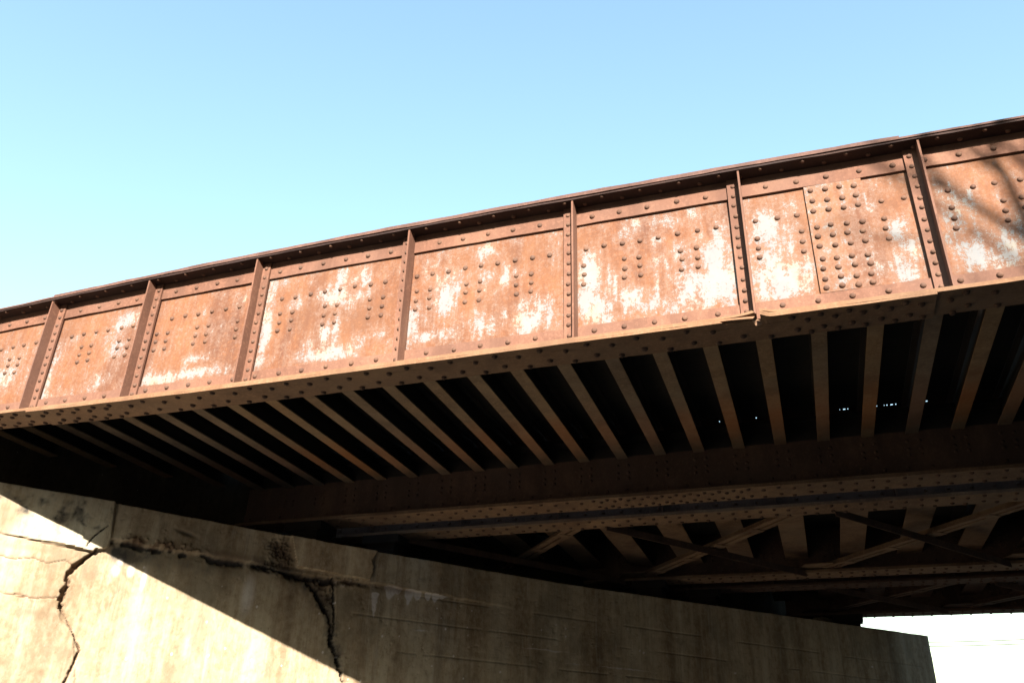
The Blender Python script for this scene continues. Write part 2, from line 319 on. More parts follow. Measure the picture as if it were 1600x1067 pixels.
def front_girder(span):
    xl=xat(D1-BACK+.1,YW); xr=xat(D2+BACK-.1,YW)
    g=empty('plate_girder',((xl+xr)/2,YW,Z0+EYE),span)
    g['label']='tall sunlit plate girder with flaking white paint on its rivetted web'
    # web: a fine grid in front that carries the paint's wear, a plate behind
    xs=np.concatenate([np.arange(xl,-8.6,.2),np.arange(-8.6,2.4,.0125),np.arange(2.4,xr,.2),[xr]]); zs=np.linspace(3.29,4.70,114)
    X,Z=np.meshgrid(xs,zs)
    paint=np.zeros_like(X)+.02+.10*fbm(X*1.5,Z*1.2,3)
    for (px,pz,rx,rz,s) in PATCHES:
        q=((X-px)/(rx*1.35))**2+((Z-pz)/(rz*1.35))**2
        paint=np.maximum(paint,s*.78*np.exp(-q*.60))
    paint+=.20*sstep(2.2,4.5,X)*fbm(X*1.3,Z*1.3,11)*2
    Y=YF+.004*(fbm(X*1.1,Z*1.4,21)-.5)*2
    nz,nx=X.shape
    v=np.stack([X,Y,Z+EYE],-1).reshape(-1,3)
    i=np.arange((nz-1)*nx).reshape(nz-1,nx)[:,:-1].ravel()
    faces=np.stack([i,i+1,i+nx+1,i+nx],1)
    m=MB()
    # rivets on the web, and the plate's back
    RV=[]
    def wr(x,z):
        RV.append((x,z)); m.dome((x,YF,z),(0,-1,0),.024,.020)
    def blocked(x):
        return any(a-.03<x<b+.03 for a,b in (stiff_span(*s) for s in STIFF))
    for xb in BEAMS:
        if not xl+.2<xb<xr-.2: continue
        for dx in (-.082,.080,.242):
            x=xb+dx
            if not blocked(x) and not .34<x<.83: wr(x+rng.uniform(-.008,.008),4.252+rng.uniform(-.006,.006))
        for dx in (-.067,.066):
            x=xb+dx
            if blocked(x) or .34<x<.83: continue
            for z in (4.083,3.988,3.892): wr(x+rng.uniform(-.006,.006),z+rng.uniform(-.006,.006))
    m.box(xl,xr,6.104,6.116,3.29,4.70)
    runs=np.zeros_like(X)
    for (rx,rz) in RV:
        if not -8.6<rx<2.4: continue
        i0,i1=np.searchsorted(xs,[rx-.08,rx+.08]); sub=slice(i0,i1); dz=rz-Z[:,sub]; L_=rng.uniform(.05,.28); s_=rng.uniform(.1,.95)
        wv=.013+.006*rng.random()+.02*np.clip(dz/L_,0,1)*0
        q=np.exp(-((X[:,sub]-rx-.012*(fbm(Z[:,sub]*9,X[:,sub]*3,77)-.5))/wv)**2)*sstep(-.03,.0,dz)*np.clip(1-dz/L_,0,1)*s_
        q=np.maximum(q,.9*s_*np.exp(-(((X[:,sub]-rx)/.034)**2+(dz/.034)**2)))
        runs[:,sub]=np.maximum(runs[:,sub],q)
    n0=len(v); mv=np.array([(a,b,c+EYE) for a,b,c in m.v])
    me=bpy.data.meshes.new('web'); me.from_pydata(np.concatenate([v,mv]).tolist(),[],faces.tolist()+[tuple(k+n0 for k in f) for f in m.f])
    at=me.attributes.new('paint','FLOAT','POINT')
    pv=np.zeros(len(mv))
    for k,(a,b,c) in enumerate(m.v):
        pv[k]=0.12
    at.data.foreach_set('value',np.concatenate([paint.ravel(),pv]).astype(np.float32))
    at=me.attributes.new('run','FLOAT','POINT'); at.data.foreach_set('value',np.concatenate([runs.ravel(),pv*0]).astype(np.float32))
    me.materials.append(M['web']); me.materials.append(M['rivet']); me.polygons.foreach_set('material_index',[0]*len(faces)+m.mi); me.update()
    web=bpy.data.objects.new('web',me); COL.objects.link(web); attach(web,g)
    sm=np.zeros(len(me.polygons),bool); sm[len(faces):-6]=True; me.polygons.foreach_set('use_smooth',sm)

    # top flange: two angles, a full-length plate and a shorter cover plate
    m=MB(); xs=frange(xl,xr,.16); w=wob(1)
    m.ext([(6.075,4.506),(6.097,4.506),(6.097,4.690),(6.075,4.690)],xs,w)
    m.ext([(6.113,4.506),(6.135,4.506),(6.135,4.690),(6.113,4.690)],xs)
    for x in frange(xl+.1,xr-.1,.247):
        xx=x+rng.uniform(-.008,.008)
        if not blocked(xx): m.dome((xx,6.075,4.572+rng.uniform(-.004,.004)),(0,-1,0),.024,.020)
    m.build('flange_angle',M['edge'],g)
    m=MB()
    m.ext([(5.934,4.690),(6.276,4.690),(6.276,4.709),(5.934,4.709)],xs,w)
    m2=MB()
    m2.ext([(5.923,4.7095),(6.288,4.7095),(6.288,4.728),(5.923,4.728)],xs,wob(2))
    m2.ext([(5.926,4.7285),(6.285,4.7285),(6.285,4.748),(5.926,4.748)],frange(-7.39,1.13,.16),wob(3,.003))
    m2.build('cover_plate',M['rim'],g)
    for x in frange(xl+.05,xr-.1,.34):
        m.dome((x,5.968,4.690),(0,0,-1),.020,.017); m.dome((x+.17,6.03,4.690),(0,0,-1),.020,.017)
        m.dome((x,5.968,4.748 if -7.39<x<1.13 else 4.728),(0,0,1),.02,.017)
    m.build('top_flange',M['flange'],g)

    # bottom flange, torn and bent open by a vehicle at TEAR
    TEAR=-.13
    def bend(k):
        base=wob(10+k,.0012,1.6)
        def fn(x,y,z):
            x,y,z=base(x,y,z)
            o=max(0,min(1,(6.03-y)/.10))
            if x>=TEAR+.02:      # right of the tear: the layers curl upward
                e=math.exp(-(max(0,x-TEAR-.03)/(.045 if k!=2 else .085))**1.5); z+=o*e*(.045 if k==0 else .046 if k==1 else .055); y+=o*e*(.02 if k<2 else .03)
            elif x<=TEAR-.0:     # left: the lip droops and rolls
                e=math.exp(-max(0,TEAR-x)/.10); z-=o*e*(.014+.012*k)*(1 if k!=2 else -.5); y-=o*e*.020; x+=o*e*.02*math.sin(z*60)
                if k==0 and x>TEAR-.25: y+=o*.035
            return (x,y,z)
        return fn
    m=MB()
    def strip(y0,y1,z0,z1,x0,x1,k,split=True):
        if not split: m.ext([(y0,z0),(y1,z0),(y1,z1),(y0,z1)],frange(x0,x1,.12),wob(20+k,.002)); return
        ym=6.035
        m.ext([(ym,z0),(y1,z0),(y1,z1),(ym,z1)],frange(x0,x1,.12),wob(20+k,.0015))
        fine=[TEAR-.6+.025*i for i in range(24)]
        left=[x for x in frange(x0,TEAR-.62,.12)]+fine+[TEAR-.012]
        right=[TEAR+.032]+[TEAR+.05+.025*i for i in range(22)]+[x for x in frange(TEAR+.62,x1,.12)]
        yy=[y0,y0+.03,y0+.06,ym]
        prof=[(y,z0) for y in yy]+[(y,z1) for y in reversed(yy)]
        m.ext(prof,left,bend(k),7); m.ext(prof,right,bend(k),7)
    strip(5.923,6.288,3.240,3.256,-7.27,1.134,0)
    strip(5.925,6.286,3.258,3.274,xl,xr,1)
    strip(5.934,6.276,3.276,3.296,xl,xr,2)
    xs=frange(xl,xr,.16); ml=m; m=MB()
    m.ext([(6.075,3.296),(6.097,3.296),(6.097,3.466),(6.075,3.466)],xs,wob(5))
    m.ext([(6.113,3.296),(6.135,3.296),(6.135,3.466),(6.113,3.466)],xs)
    for x in frange(xl+.18,xr-.1,.252):
        xx=x+rng.uniform(-.008,.008)
        if not blocked(xx): m.dome((xx,6.075,3.410+rng.uniform(-.004,.004)),(0,-1,0),.024,.020)
    m.build('flange_angle',M['edge'],g); m=ml
    x=xl+.1
    while x<xr-.1:
        thick=-7.27<x<1.134
        dense=x<-6.3 or -.15<x<1.3
        zb=3.24 if thick else 3.258
        st=.20 if dense else .40
        for (yo,dx) in ((5.985,0),(6.045,st/2),(6.185,.03),(6.245,st/2+.03)):
            xx=x+dx+rng.uniform(-.008,.008)
            if abs(xx-1.134)<.05 or abs(xx+7.27)<.05 or abs(xx-TEAR)<.16 and yo<6.05: continue
            m.dome((xx,yo,zb),(0,0,-1),.026,.022)
        x+=st
    m.build('bottom_flange',[M['edgeu'],M['inner']],g)

    # stiffeners
    for (X,side) in STIFF:
        if not xl+.1<X<xr-.1: continue
        m=MB(); zt,zb=4.688,3.298
        a,b=stiff_span(X,side); zz=frange(zb,zt,.14)
        jit=[rng.uniform(-.003,.003) for _ in zz]
        def vert(x0,x1,y0,y1):
            n=len(zz); v=[]
            for zq,j in zip(zz,jit): v+= [(x0,y0+j,zq),(x1,y0+j,zq),(x1,y1,zq),(x0,y1,zq)]
            f=[(i*4+k,i*4+(k+1)%4,i*4+4+(k+1)%4,i*4+4+k) for i in range(n-1) for k in range(4)]+[(3,2,1,0),tuple((n-1)*4+k for k in range(4))]
            m.add(v,f)
        if side=='L':
            vert(X,X+.016,5.945,6.072); vert(X+.016,X+.10,6.052,6.072); m.box(X+.002,X+.092,6.073,6.098,3.468,4.504); xr_=X+.060
        else:
            vert(X,X+.016,5.945,6.072); vert(X-.10,X,6.052,6.072); m.box(X-.092,X+.012,6.073,6.098,3.468,4.504); xr_=X-.055
        z=zb+.07
        for i in range(13):
            zq=zb+.075+i*.1035+rng.uniform(-.008,.008)
            m.dome((xr_+rng.uniform(-.005,.005),6.052,zq),(0,-1,0),.021,.019)
        m.build('stiffener',M['edge'],g)

    # splice plate with its four columns of rivets
    m=MB(); m.box(.367,.808,6.077,6.0975,3.469,4.503)
    for k,(cx) in enumerate((.418,.53,.642,.754)):
        for r_,z in enumerate((4.452,4.345,4.248,4.089,3.994,3.898,3.772,3.687,3.595,3.511)):
            m.dome((cx+rng.uniform(-.006,.006),6.077,z+(-.004*k)+rng.uniform(-.006,.006)),(0,-1,0),.025,.021)
    o=m.build('splice_plate',M['web'],g); o['label']='plate with four columns of rivets over a web joint'
    at=o.data.attributes.new('paint','FLOAT','POINT')
    pv=[]
    for vv in o.data.vertices:
        pv.append(.30 if vv.co.y>6.07 else .2)
    at.data.foreach_set('value',np.array(pv,dtype=np.float32))
    # bowed to mimic lens distortion: top chord lower toward both ends, bottom one higher
    def lens_bow(x,z):
        t_=max(0,min(1,(z-3.24)/1.5)); x=max(-8.6,min(2.2,x))
        top=-.0040*(x+2.8)**2 if x<-2.8 else -.0015*(x+2.8)**2
        bot=.0030*(x+4)**2 if x<-4 else (.0015*(x+1)**2 if x>-1 else 0)
        return t_*top+(1-t_)*bot
    for o in g.children:
        me=o.data; n=len(me.vertices); co=np.zeros(n*3); me.vertices.foreach_get('co',co); co=co.reshape(-1,3)
        co[:,2]+=[lens_bow(a,c-EYE) for a,_,c in co]; me.vertices.foreach_set('co',co.ravel()); me.update()
    bearings(g,YW,xl,xr)
    return g,xl,xr

def bearings(g,yw,xl,xr,ztop=3.238):
    for x in (xl+1.12,xr-1.12):
        m=MB()
        m.box(x-.30,x+.30,yw-.30,yw+.30,2.83,2.88); m.box(x-.22,x+.22,yw-.20,yw+.20,2.88,3.12); m.box(x-.28,x+.28,yw-.22,yw+.22,3.12,ztop)
        for sx in (-.25,.25):
            for sy in (-.25,.25): m.dome((x+sx,yw+sy,2.88),(0,0,1),.03,.03)
        m.build('bearing_shoe',M['shade_steel'],g)

def girder(span,yw,hw,ztop,mw,mf,face,dense=(-2.6,-.6)):
    """a plainer girder: web, flanges with rivets, stiffeners on its outer face (face=+1/-1), bearings"""
    xl=xat(D1-BACK+.1,yw); xr=xat(D2+BACK-.1,yw)
    g=empty('plate_girder',((xl+xr)/2,yw,Z0+EYE),span)
    m=MB(); m.box(xl,xr,yw-.006,yw+.006,3.29,ztop-.05)
    for xb in BEAMS:
        if xl+.3<xb<xr-.3:
            for dx in (-.067,.067):
                for z in (3.62,3.72,3.55): m.dome((xb+dx,yw-.006,z),(0,-1,0),.023,.018)
    m.build('web',[mw,mw],g)
    m=MB(); xs=frange(xl,xr,.2); 
    m.ext([(yw-hw+.01,3.258),(yw+hw-.01,3.258),(yw+hw-.01,3.285),(yw-hw+.01,3.285)],xs,wob(yw))
    m.ext([(yw-hw,3.240),(yw+hw,3.240),(yw+hw,3.256),(yw-hw,3.256)],xs,wob(yw+1))
    x=xl+.1
    while x<xr-.1:
        st=.17 if dense[0]<x<dense[1] else .34
        for (q,dx) in ((-.72,0),(-.42,st/2),(.42,.02),(.72,st/2)):
            m.dome((x+dx,yw+q*hw,3.240),(0,0,-1),.026,.022)
        x+=st
    m.build('bottom_flange',[mf,M['inner']],g)
    m=MB()
    for s in (-1,1):
        a,b=sorted((yw+s*.0065,yw+s*.026)); m.ext([(a,3.287),(b,3.287),(b,3.46),(a,3.46)],xs)
    for x in frange(xl+.1,xr-.1,.25): m.dome((x,yw-.026,3.39),(0,-1,0),.023,.018)
    m.build('flange_angle',[mw,mw],g)
    m=MB(); m.ext([(yw-hw,ztop-.048),(yw+hw,ztop-.048),(yw+hw,ztop),(yw-hw,ztop)],xs,wob(yw+2))
    for s in (-1,1):
        a,b=sorted((yw+s*.0065,yw+s*.026)); m.ext([(a,ztop-.22),(b,ztop-.22),(b,ztop-.05),(a,ztop-.05)],xs)
    m.build('top_flange',M['shade_steel'],g)
    x=xl+.9; first=None
    while x<xr-.5:
        if first is None:
            m=MB(); y0,y1=sorted((yw+face*.027,yw+face*.16)); m.box(x,x+.016,y0,y1,3.29,ztop-.052)
            y0,y1=sorted((yw+face*.027,yw+face*.043)); m.box(x+.017,x+.10,y0,y1,3.29,ztop-.052)
            first=m.build('stiffener',mw,g); fx=x
        else: copy_to(first,g,x-fx)
        x+=1.42
    bearings(g,yw,xl,xr)
    return g

def beam_mesh(x,y0,y1,z,h,bw):
    m=MB(); t=.016; ys=[y0+(y1-y0)*i/6 for i in range(7)]
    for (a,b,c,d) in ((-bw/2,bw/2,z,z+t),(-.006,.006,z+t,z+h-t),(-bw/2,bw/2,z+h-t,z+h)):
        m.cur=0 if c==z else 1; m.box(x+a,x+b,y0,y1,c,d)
    m.cur=0
    return m
def beams(span,xs,ya,yb,z,h,bw,mat):
    proto=None
    for x in xs:
        y0,y1=ya,yb
        hi=min(yat(D1-BACK+.04,x-bw/2),yat(D1-BACK+.04,x+bw/2)); lo=max(yat(D2+BACK-.04,x-bw/2),yat(D2+BACK-.04,x+bw/2))
        y1=min(y1,hi); y0=max(y0,lo)
        if y1-y0<.5: continue
        full=(y0==ya and y1==yb)
        if full and proto: o=copy_to(proto[0],span,x-proto[1]+rng.uniform(-.008,.008),0,rng.uniform(-.004,.004))
        else:
            o=beam_mesh(x,y0,y1,z,h,bw).build('floor_beam',[mat,M['shade_steel']],span)
            if full: proto=(o,x)
def slab(m,ya,yb,z0,z1,x0=None,x1=None):
    q=[(xat(D1-BACK+.03,ya) if x0 is None else x0,ya),(xat(D2+BACK-.03,ya) if x1 is None else x1,ya),
       (xat(D2+BACK-.03,yb) if x1 is None else x1,yb),(xat(D1-BACK+.03,yb) if x0 is None else x0,yb)]
    v=[(x,y,z0) for x,y in q]+[(x,y,z1) for x,y in q]
    m.add(v,[(0,3,2,1),(4,5,6,7),(0,1,5,4),(1,2,6,5),(2,3,7,6),(3,0,4,7)])

def brace(span,xa,ya,xb,yb,z,kind,mat):
    """a lateral angle between two girders' bottom flanges; kind 'flat': leg faces down, 'drop': leg hangs"""
    p=Vector((xa,ya,0)); q=Vector((xb,yb,0)); d=(q-p).normalized(); s=Vector((-d.y,d.x,0)); m=MB()
    def slabq(o0,o1,z0,z1):
        v=[]
        for zz in (z0,z1):
            for (e,o) in ((p,o0),(q,o0),(q,o1),(p,o1)):
                r=e+s*o; v.append((r.x,r.y,zz))
        m.add(v,[(0,3,2,1),(4,5,6,7),(0,1,5,4),(1,2,6,5),(2,3,7,6),(3,0,4,7)])
    if kind=='flat':
        for e in (-1,1):
            slabq(*sorted((e*.022,e*.105)),z,z+.012); slabq(*sorted((e*.022,e*.034)),z+.0125,z+.09)
        L_=(q-p).length; k=.5
        while k<L_-.3:
            c=p+d*k; m.add([tuple((c+d*a+s*o)+Vector((0,0,zz))) for zz in (z-.009,z-.001) for (a,o) in ((-.07,-.1),(.07,-.1),(.07,.1),(-.07,.1))],[(0,3,2,1),(4,5,6,7),(0,1,5,4),(1,2,6,5),(2,3,7,6),(3,0,4,7)]); k+=.9
    else: slabq(-.055,.055,z,z+.012); slabq(-.055,-.043,z-.085,z-.0005)
    L=(q-p).length
    for e,sg in ((p,1),(q,-1)):
        for k in range(3):
            r=e+d*sg*(.12+.09*k); m.dome((r.x,r.y,z),(0,0,-1),.022,.018)
    return m.build('lateral_brace',mat,span)
def gusset(span,x,y,z,mat,s=1):
    m=MB(); a=.34
    v=[(x-a,y,z),(x+a,y,z),(x+a*.6,y+s*.34,z),(x-a*.6,y+s*.34,z)]
    m.add(v+[(p,q,r+.012) for p,q,r in v],[(0,1,2,3),(7,6,5,4),(0,4,5,1),(1,5,6,2),(2,6,7,3),(3,7,4,0)])
    return m.build('gusset_plate',mat,span)

# ---- span 1
s1=tag(empty('girder_span',(1.3,8.15,Z0+EYE)),'frontmost riveted girder span, rust red with flaking white paint on its sunlit web','bridge span','parallel girder spans of the railway bridge')
front_girder(s1)
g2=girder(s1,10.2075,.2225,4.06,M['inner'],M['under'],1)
beams(s1,BEAMS,6.118,10.19,3.81,.31,.139,M['beam'])
m=MB(); slab(m,6.14,9.99,4.122,4.20)
holes=sorted([(.65,.025),(.69,.009),(1.12,.012),(1.17,.028),(1.215,.012),(1.545,.02),(2.46,.03),(-.80,.010),(-1.73,.010),(-1.69,.006),(-1.64,.008),(-.36,.012),(1.01,.006),(-2.6,.007),(1.09,.006),(.60,.005),(.99,.006)])
xa=xat(D1-BACK+.03,10.19); 
for (hx,hw_) in holes:
    slab(m,9.991,10.40,4.122,4.127,xa,hx-hw_/2); slab(m,9.991,10.018,4.122,4.127,hx-hw_/2,hx+hw_/2); slab(m,10.058,10.40,4.122,4.127,hx-hw_/2,hx+hw_/2); xa=hx+hw_/2
slab(m,9.991,10.40,4.122,4.127,xa,xat(D2+BACK-.03,9.99))
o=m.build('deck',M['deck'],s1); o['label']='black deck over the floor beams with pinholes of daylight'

# ---- span 2
s2=tag(empty('girder_span',(5.2,12.9,Z0+EYE)),'middle dark girder span, braced below by crossing steel angles','bridge span','parallel girder spans of the railway bridge')
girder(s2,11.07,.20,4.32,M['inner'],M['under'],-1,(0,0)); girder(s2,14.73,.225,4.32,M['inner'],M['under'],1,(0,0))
B2=[-.145+.845*k for k in range(-8,18)]
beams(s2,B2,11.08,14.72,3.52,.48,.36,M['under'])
m=MB(); slab(m,11.09,14.71,4.002,4.10); slab(m,10.585,11.06,4.323,4.337); slab(m,14.74,15.40,4.323,4.337); m.build('deck',M['deck'],s2)  # thin strips over the span gaps added to keep skylight out
def bracing(span,ya,yb,nodes,z,m1,m2):
    for i in range(len(nodes)-1):
        a,b=nodes[i],nodes[i+1]
        if a+.1>xat(D1-BACK+.2,yb) or True:
            lim=D1-BACK+.1
            def clip(xa,ya_,xb,yb_):   # stay in front of the back wall and of the other one
                p=Vector((xa,ya_,0));q=Vector((xb,yb_,0))
                for (dd,sg) in ((D1-BACK+.12,1),(D2+BACK-.12,-1)):
                    da=sg*(p.dot(NV)-dd); db=sg*(q.dot(NV)-dd)
                    if da<0 and db<0: return None
                    if da<0: p=p+(q-p)*(da/(da-db))
                    elif db<0: q=q+(p-q)*(db/(db-da))
                return p,q
            for (xa,ya_,xb,yb_,kk,zz,mm) in ((a+.12,yb,b-.1,ya,'flat',z,m1),(a+.2,ya,b-.25,yb,'drop',z-.03,m2)):
                c=clip(xa,ya_,xb,yb_)
                if c and (c[1]-c[0]).length>.6: brace(span,c[0].x,c[0].y,c[1].x,c[1].y,zz,kk,mm)
    for x in nodes:
        for (y,s) in ((ya-.04,1),(yb+.04,-1)):
            if D1-BACK+.6<Vector((x,y,0)).dot(NV)<D2+BACK-.6: gusset(span,x,y,z+.016,m1,s)
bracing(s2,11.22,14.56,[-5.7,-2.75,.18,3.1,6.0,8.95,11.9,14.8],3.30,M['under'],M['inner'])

# ---- span 3
s3=tag(empty('girder_span',(8.7,17.0,Z0+EYE)),'rearmost girder span in deep shade, its lower edge against the white sky opening','bridge span','parallel girder spans of the railway bridge')
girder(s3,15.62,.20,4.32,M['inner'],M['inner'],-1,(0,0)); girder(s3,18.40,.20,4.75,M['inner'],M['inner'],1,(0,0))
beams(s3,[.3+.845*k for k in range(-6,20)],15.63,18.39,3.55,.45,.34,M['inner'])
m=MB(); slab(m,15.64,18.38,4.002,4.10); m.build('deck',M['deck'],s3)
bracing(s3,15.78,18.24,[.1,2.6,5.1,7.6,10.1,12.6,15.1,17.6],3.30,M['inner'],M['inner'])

# ------------------------------------------------------------------ the abutment in view
TOPT=[-6,-.36,.86,.95,3.02,4.22,7.5,12.2,15.9]; TOPZ=[2.99,2.973,2.961,2.945,2.894,2.872,2.852,2.915,2.967]
ab=tag(empty('abutment_wall',nt(D1,6)),'cracked, stained concrete abutment wall holding up the bridge\'s left end','abutment wall')
def abutment():
    T=np.concatenate([np.arange(-6,-.6,.12),np.arange(-.6,6.0,.0125),np.arange(6.0,9,.025),np.arange(9,15.9,.06),[15.9]])
    U=np.concatenate([np.arange(-1.6,.6,.1),np.arange(.6,2.94,.0125)]) ; U=(U+1.6)/(U[-1]+1.6)
    TT,UU=np.meshgrid(T,U)
    top=np.interp(T,TOPT,TOPZ)+.012*(fbm(T*6,T*0+3,4,5)-.5)
    ZZ=-1.6+UU*(top+1.6)
    x,z=TT,ZZ
    h=.012*(fbm(x*.8,z*.8,1)-.5)*2+.010*(fbm(x*9,z*9,2)-.5)
    dark=np.zeros_like(x); white=np.zeros_like(x); brown=np.zeros_like(x)
    jag=(fbm(x*6,z*6,31,5)-.5)*1.5; jag2=(fbm(x*26,z*26,33,3)-.5); blot=sstep(.38,.62,fbm(x*9,z*9,35,4))
    # formwork lines
    for zz,x0 in ((2.36,4.9),(2.03,4.0),(1.62,3.9),(1.2,3.9),(.75,-9)):
        ln=np.exp(-((z-zz-.02*(fbm(x*.8,x*0+zz,6)-.5))/.008)**2)*(x>x0)*(fbm(x*1.7,z*3,44)>.42); h-=.010*ln; dark=np.maximum(dark,.42*ln)
    # ledge band above z~2.5 (right of the corner block), with a spalled seam under it
    zl=np.interp(x,[.9,2.65,3.1,3.6,4.3,5.3,8,16],[2.515,2.485,2.43,2.43,2.46,2.42,2.36,2.36])+.035*jag
    band=sstep(-.008,.008,z-zl)*sstep(.90,.94,x)
    h+=band*np.interp(x,[.9,5.2,6.5],[.035,.03,.0])
    seam=(.25+1.0*blot)*np.exp(-((z-zl+.035+.03*jag2)/(.018+.03*fbm(x*4,z*0+2,41)))**2)*sstep(.9,.95,x)*np.interp(x,[.9,1.7,2.6,3.6,4.0,4.6],[1,.9,.5,.8,.5,0])
    h-=seam*(.06+.06*jag2); dark=np.maximum(dark,np.minimum(1.2,seam*1.5))
    lum=np.exp(-((z-zl-.03)/.05)**2)*sstep(.95,1.1,x)*sstep(2.2,1.7,x)
    h+=lum*.12*np.maximum(0,jag2*2+jag); brown=np.maximum(brown,lum*.85*(.3+blot))
    m_=np.exp(-(((x-1.75)/.12)**2+((z-2.72+.25*(x-1.75))/.025)**2)); h-=.03*m_; dark=np.maximum(dark,.7*m_)
    rs=np.exp(-((z-zl-.05)/.07)**2)*sstep(.95,1.1,x)*sstep(3.2,2.4,x)*(.2+.7*fbm(x*5,z*9,57)); brown=np.maximum(brown,rs)
    # soot below the seam
    s_=np.exp(-((z-zl+.14)/.12)**2)*sstep(.9,1,x)*np.interp(x,[.9,1.3,2.2,3.2],[.75,.55,.25,.0])*(.5+fbm(x*4,z*6,9)); dark=np.maximum(dark,s_*1.1)
    for (wx,wz,wr,wh) in ((1.08,2.28,.05,.06),(1.22,2.20,.06,.10),(1.38,2.12,.03,.14),(2.62,2.1,.10,.3),(1.06,2.18,.06,.1)):
        white=np.maximum(white,.75*np.exp(-(((x-wx)/wr)**2+((z-wz)/wh)**2)))
    # rough cavity left of the repair patch
    cav=np.exp(-((np.abs((x-2.93-.25*(2.72-z))/.17))**3+(np.abs((z-2.69)/.17))**3)*np.maximum(.35,1+2.2*jag))
    h-=cav*(.05+.11*np.abs(jag2)*2); dark=np.maximum(dark,cav*.55*(jag2<.08)); brown=np.maximum(brown,cav*.8)
    # right crack: a dark curved line, and a broken wedge beside it
    lc=[(2.65,2.47),(3.05,2.43),(3.25,2.38),(3.45,2.25),(3.60,2.08),(3.70,1.88),(3.755,1.70),(3.80,1.55),(3.88,1.40),(3.95,1.26),(4.02,1.05),(4.03,.7)]
    d,p=polyd(x+.06*jag+.055*jag2,z+.04*jag2,lc)
    wd=np.interp(p,[0,.2,.45,.7,.85,1],[.010,.016,.026,.020,.011,.007])*(.5+fbm(x*5,z*5,36))
    ck=sstep(1.15,.5,d/wd); h-=.09*ck; dark=np.maximum(dark,ck)
    dark=np.maximum(dark,np.exp(-(d/(.045+.06*blot))**2)*.85*(.45+.75*fbm(x*16,z*9,38))*sstep(1.0,.55,p))
    wedge=((z<2.44)&(z>1.85)).astype(float)*sstep(0,.05,x-np.interp(-z,[-2.44,-2.38,-2.25,-2.08,-1.88],[3.0,3.25,3.45,3.6,3.70]))*sstep(0,.05,np.interp(-z,[-2.44,-2.2,-1.85],[3.72,3.74,3.76])+.04*jag-x)
    h-=wedge*(.05+.10*jag2+.08*jag); dark=np.maximum(dark,wedge*(.45+.8*jag)); brown=np.maximum(brown,wedge*.35)
    d2,p2=polyd(x+.03*jag,z,[(3.66,2.44),(3.73,2.2),(3.75,1.95),(3.78,1.7)]); c2=sstep(.017,.007,d2+.02*jag2); h-=.06*c2; dark=np.maximum(dark,c2)
    # rubble edge right of the wedge
    rb=np.exp(-(((x-3.85)/.22)**2+((z-2.42)/.06)**2)); h+=rb*.05*(jag2*2+jag); brown=np.maximum(brown,rb*.7); white=np.maximum(white,rb*.5*(jag2>.1))
    st=np.exp(-(((x-4.55)/.45)**2+((z-2.42)/.07)**2)); brown=np.maximum(brown,.6*st)
    # lime runs under the ledge
    for (wx,zt,ln,wr) in ((4.30,2.33,.42,.035),(4.50,2.44,.20,.06),(4.62,2.43,.10,.04),(4.78,2.43,.25,.045),(4.90,2.42,.14,.04),(5.05,2.42,.13,.035),(5.18,2.42,.14,.04),(5.28,2.41,.05,.05)):
        v=sstep(zt+.02,zt,z)*sstep(zt-ln,zt-ln*.3,z)*np.exp(-((x-wx+.05*jag+.03*jag2)/(1.25*wr*(.6+.9*fbm(x*12,z*2,51))*(.10+.90*np.clip((z-zt+ln)/ln,0,1)**.8)))**2); white=np.maximum(white,2.0*v*(.5+fbm(x*10,z*3,53)))
    for (wx,wz,wr,wh) in ((5.0,1.92,.13,.012),(6.9,1.86,.6,.010),(8.2,1.72,.9,.010)):
        white=np.maximum(white,.75*np.exp(-(((x-wx)/wr)**2+((z-wz+.06*(x-wx)*0-.03*jag)/wh)**2)))
    # left crack: an open jagged gap, the left piece leaning out
    lk=[(.80,2.385),(.735,2.31),(.655,2.22),(.60,2.14),(.575,2.03),(.60,1.96),(.575,1.87),(.555,1.80),(.575,1.74),(.60,1.66)]
    d,p=polyd(x+.045*jag+.06*jag2,z+.03*jag2,lk)
    wd=np.interp(p,[0,.15,.4,.7,.9,1],[.012,.020,.028,.024,.022,.005])*(.7+.6*fbm(x*14,z*14,40)); ck=sstep(1.1,.85,d/wd)
    leftside=((x<np.interp(-z,[-2.39,-2.22,-2.14,-1.96,-1.8,-1.6,-1.45,-1.0],[.80,.655,.60,.59,.56,.60,.78,.9]))&(z<2.4)).astype(float)
    h+=.02*leftside
    h-=.09*ck; brown=np.maximum(brown,ck*1.2)
    d,p=polyd(x+.03*jag+.02*jag2,z,[(.56,1.70),(.66,1.62),(.74,1.50),(.80,1.40),(.88,1.28),(.86,1.1),(.79,.9),(.74,.7)]); wd=np.interp(p,[0,.3,.5,1],[.006,.004,.014,.010]); ck=sstep(1.1,.6,d/wd); h-=.05*ck; brown=np.maximum(brown,ck); dark=np.maximum(dark,.7*ck)
    for ln in ([(-.6,2.22),(-.2,2.2),(.0,2.16),(.18,2.2),(.35,2.16),(.5,2.22),(.62,2.17),(.70,2.26)],[(-.6,2.44),(0,2.40),(.35,2.37),(.8,2.335)],[(.1,1.80),(.3,1.77),(.5,1.80),(.57,1.83)],[(-.5,1.72),(-.1,1.80),(.2,1.77)]):
        d,p=polyd(x+.05*jag+.02*jag2,z,ln); ck=sstep(.009,.003,d); h-=.02*ck; brown=np.maximum(brown,.9*ck); dark=np.maximum(dark,.4*ck)
    pk=np.exp(-(((x-.30)/.35)**2+((z-1.86)/.12)**2)); brown=np.maximum(brown,.35*pk); pk=np.exp(-(((x-.35)/.2)**2+((z-1.62)/.05)**2)); brown=np.maximum(brown,.45*pk)
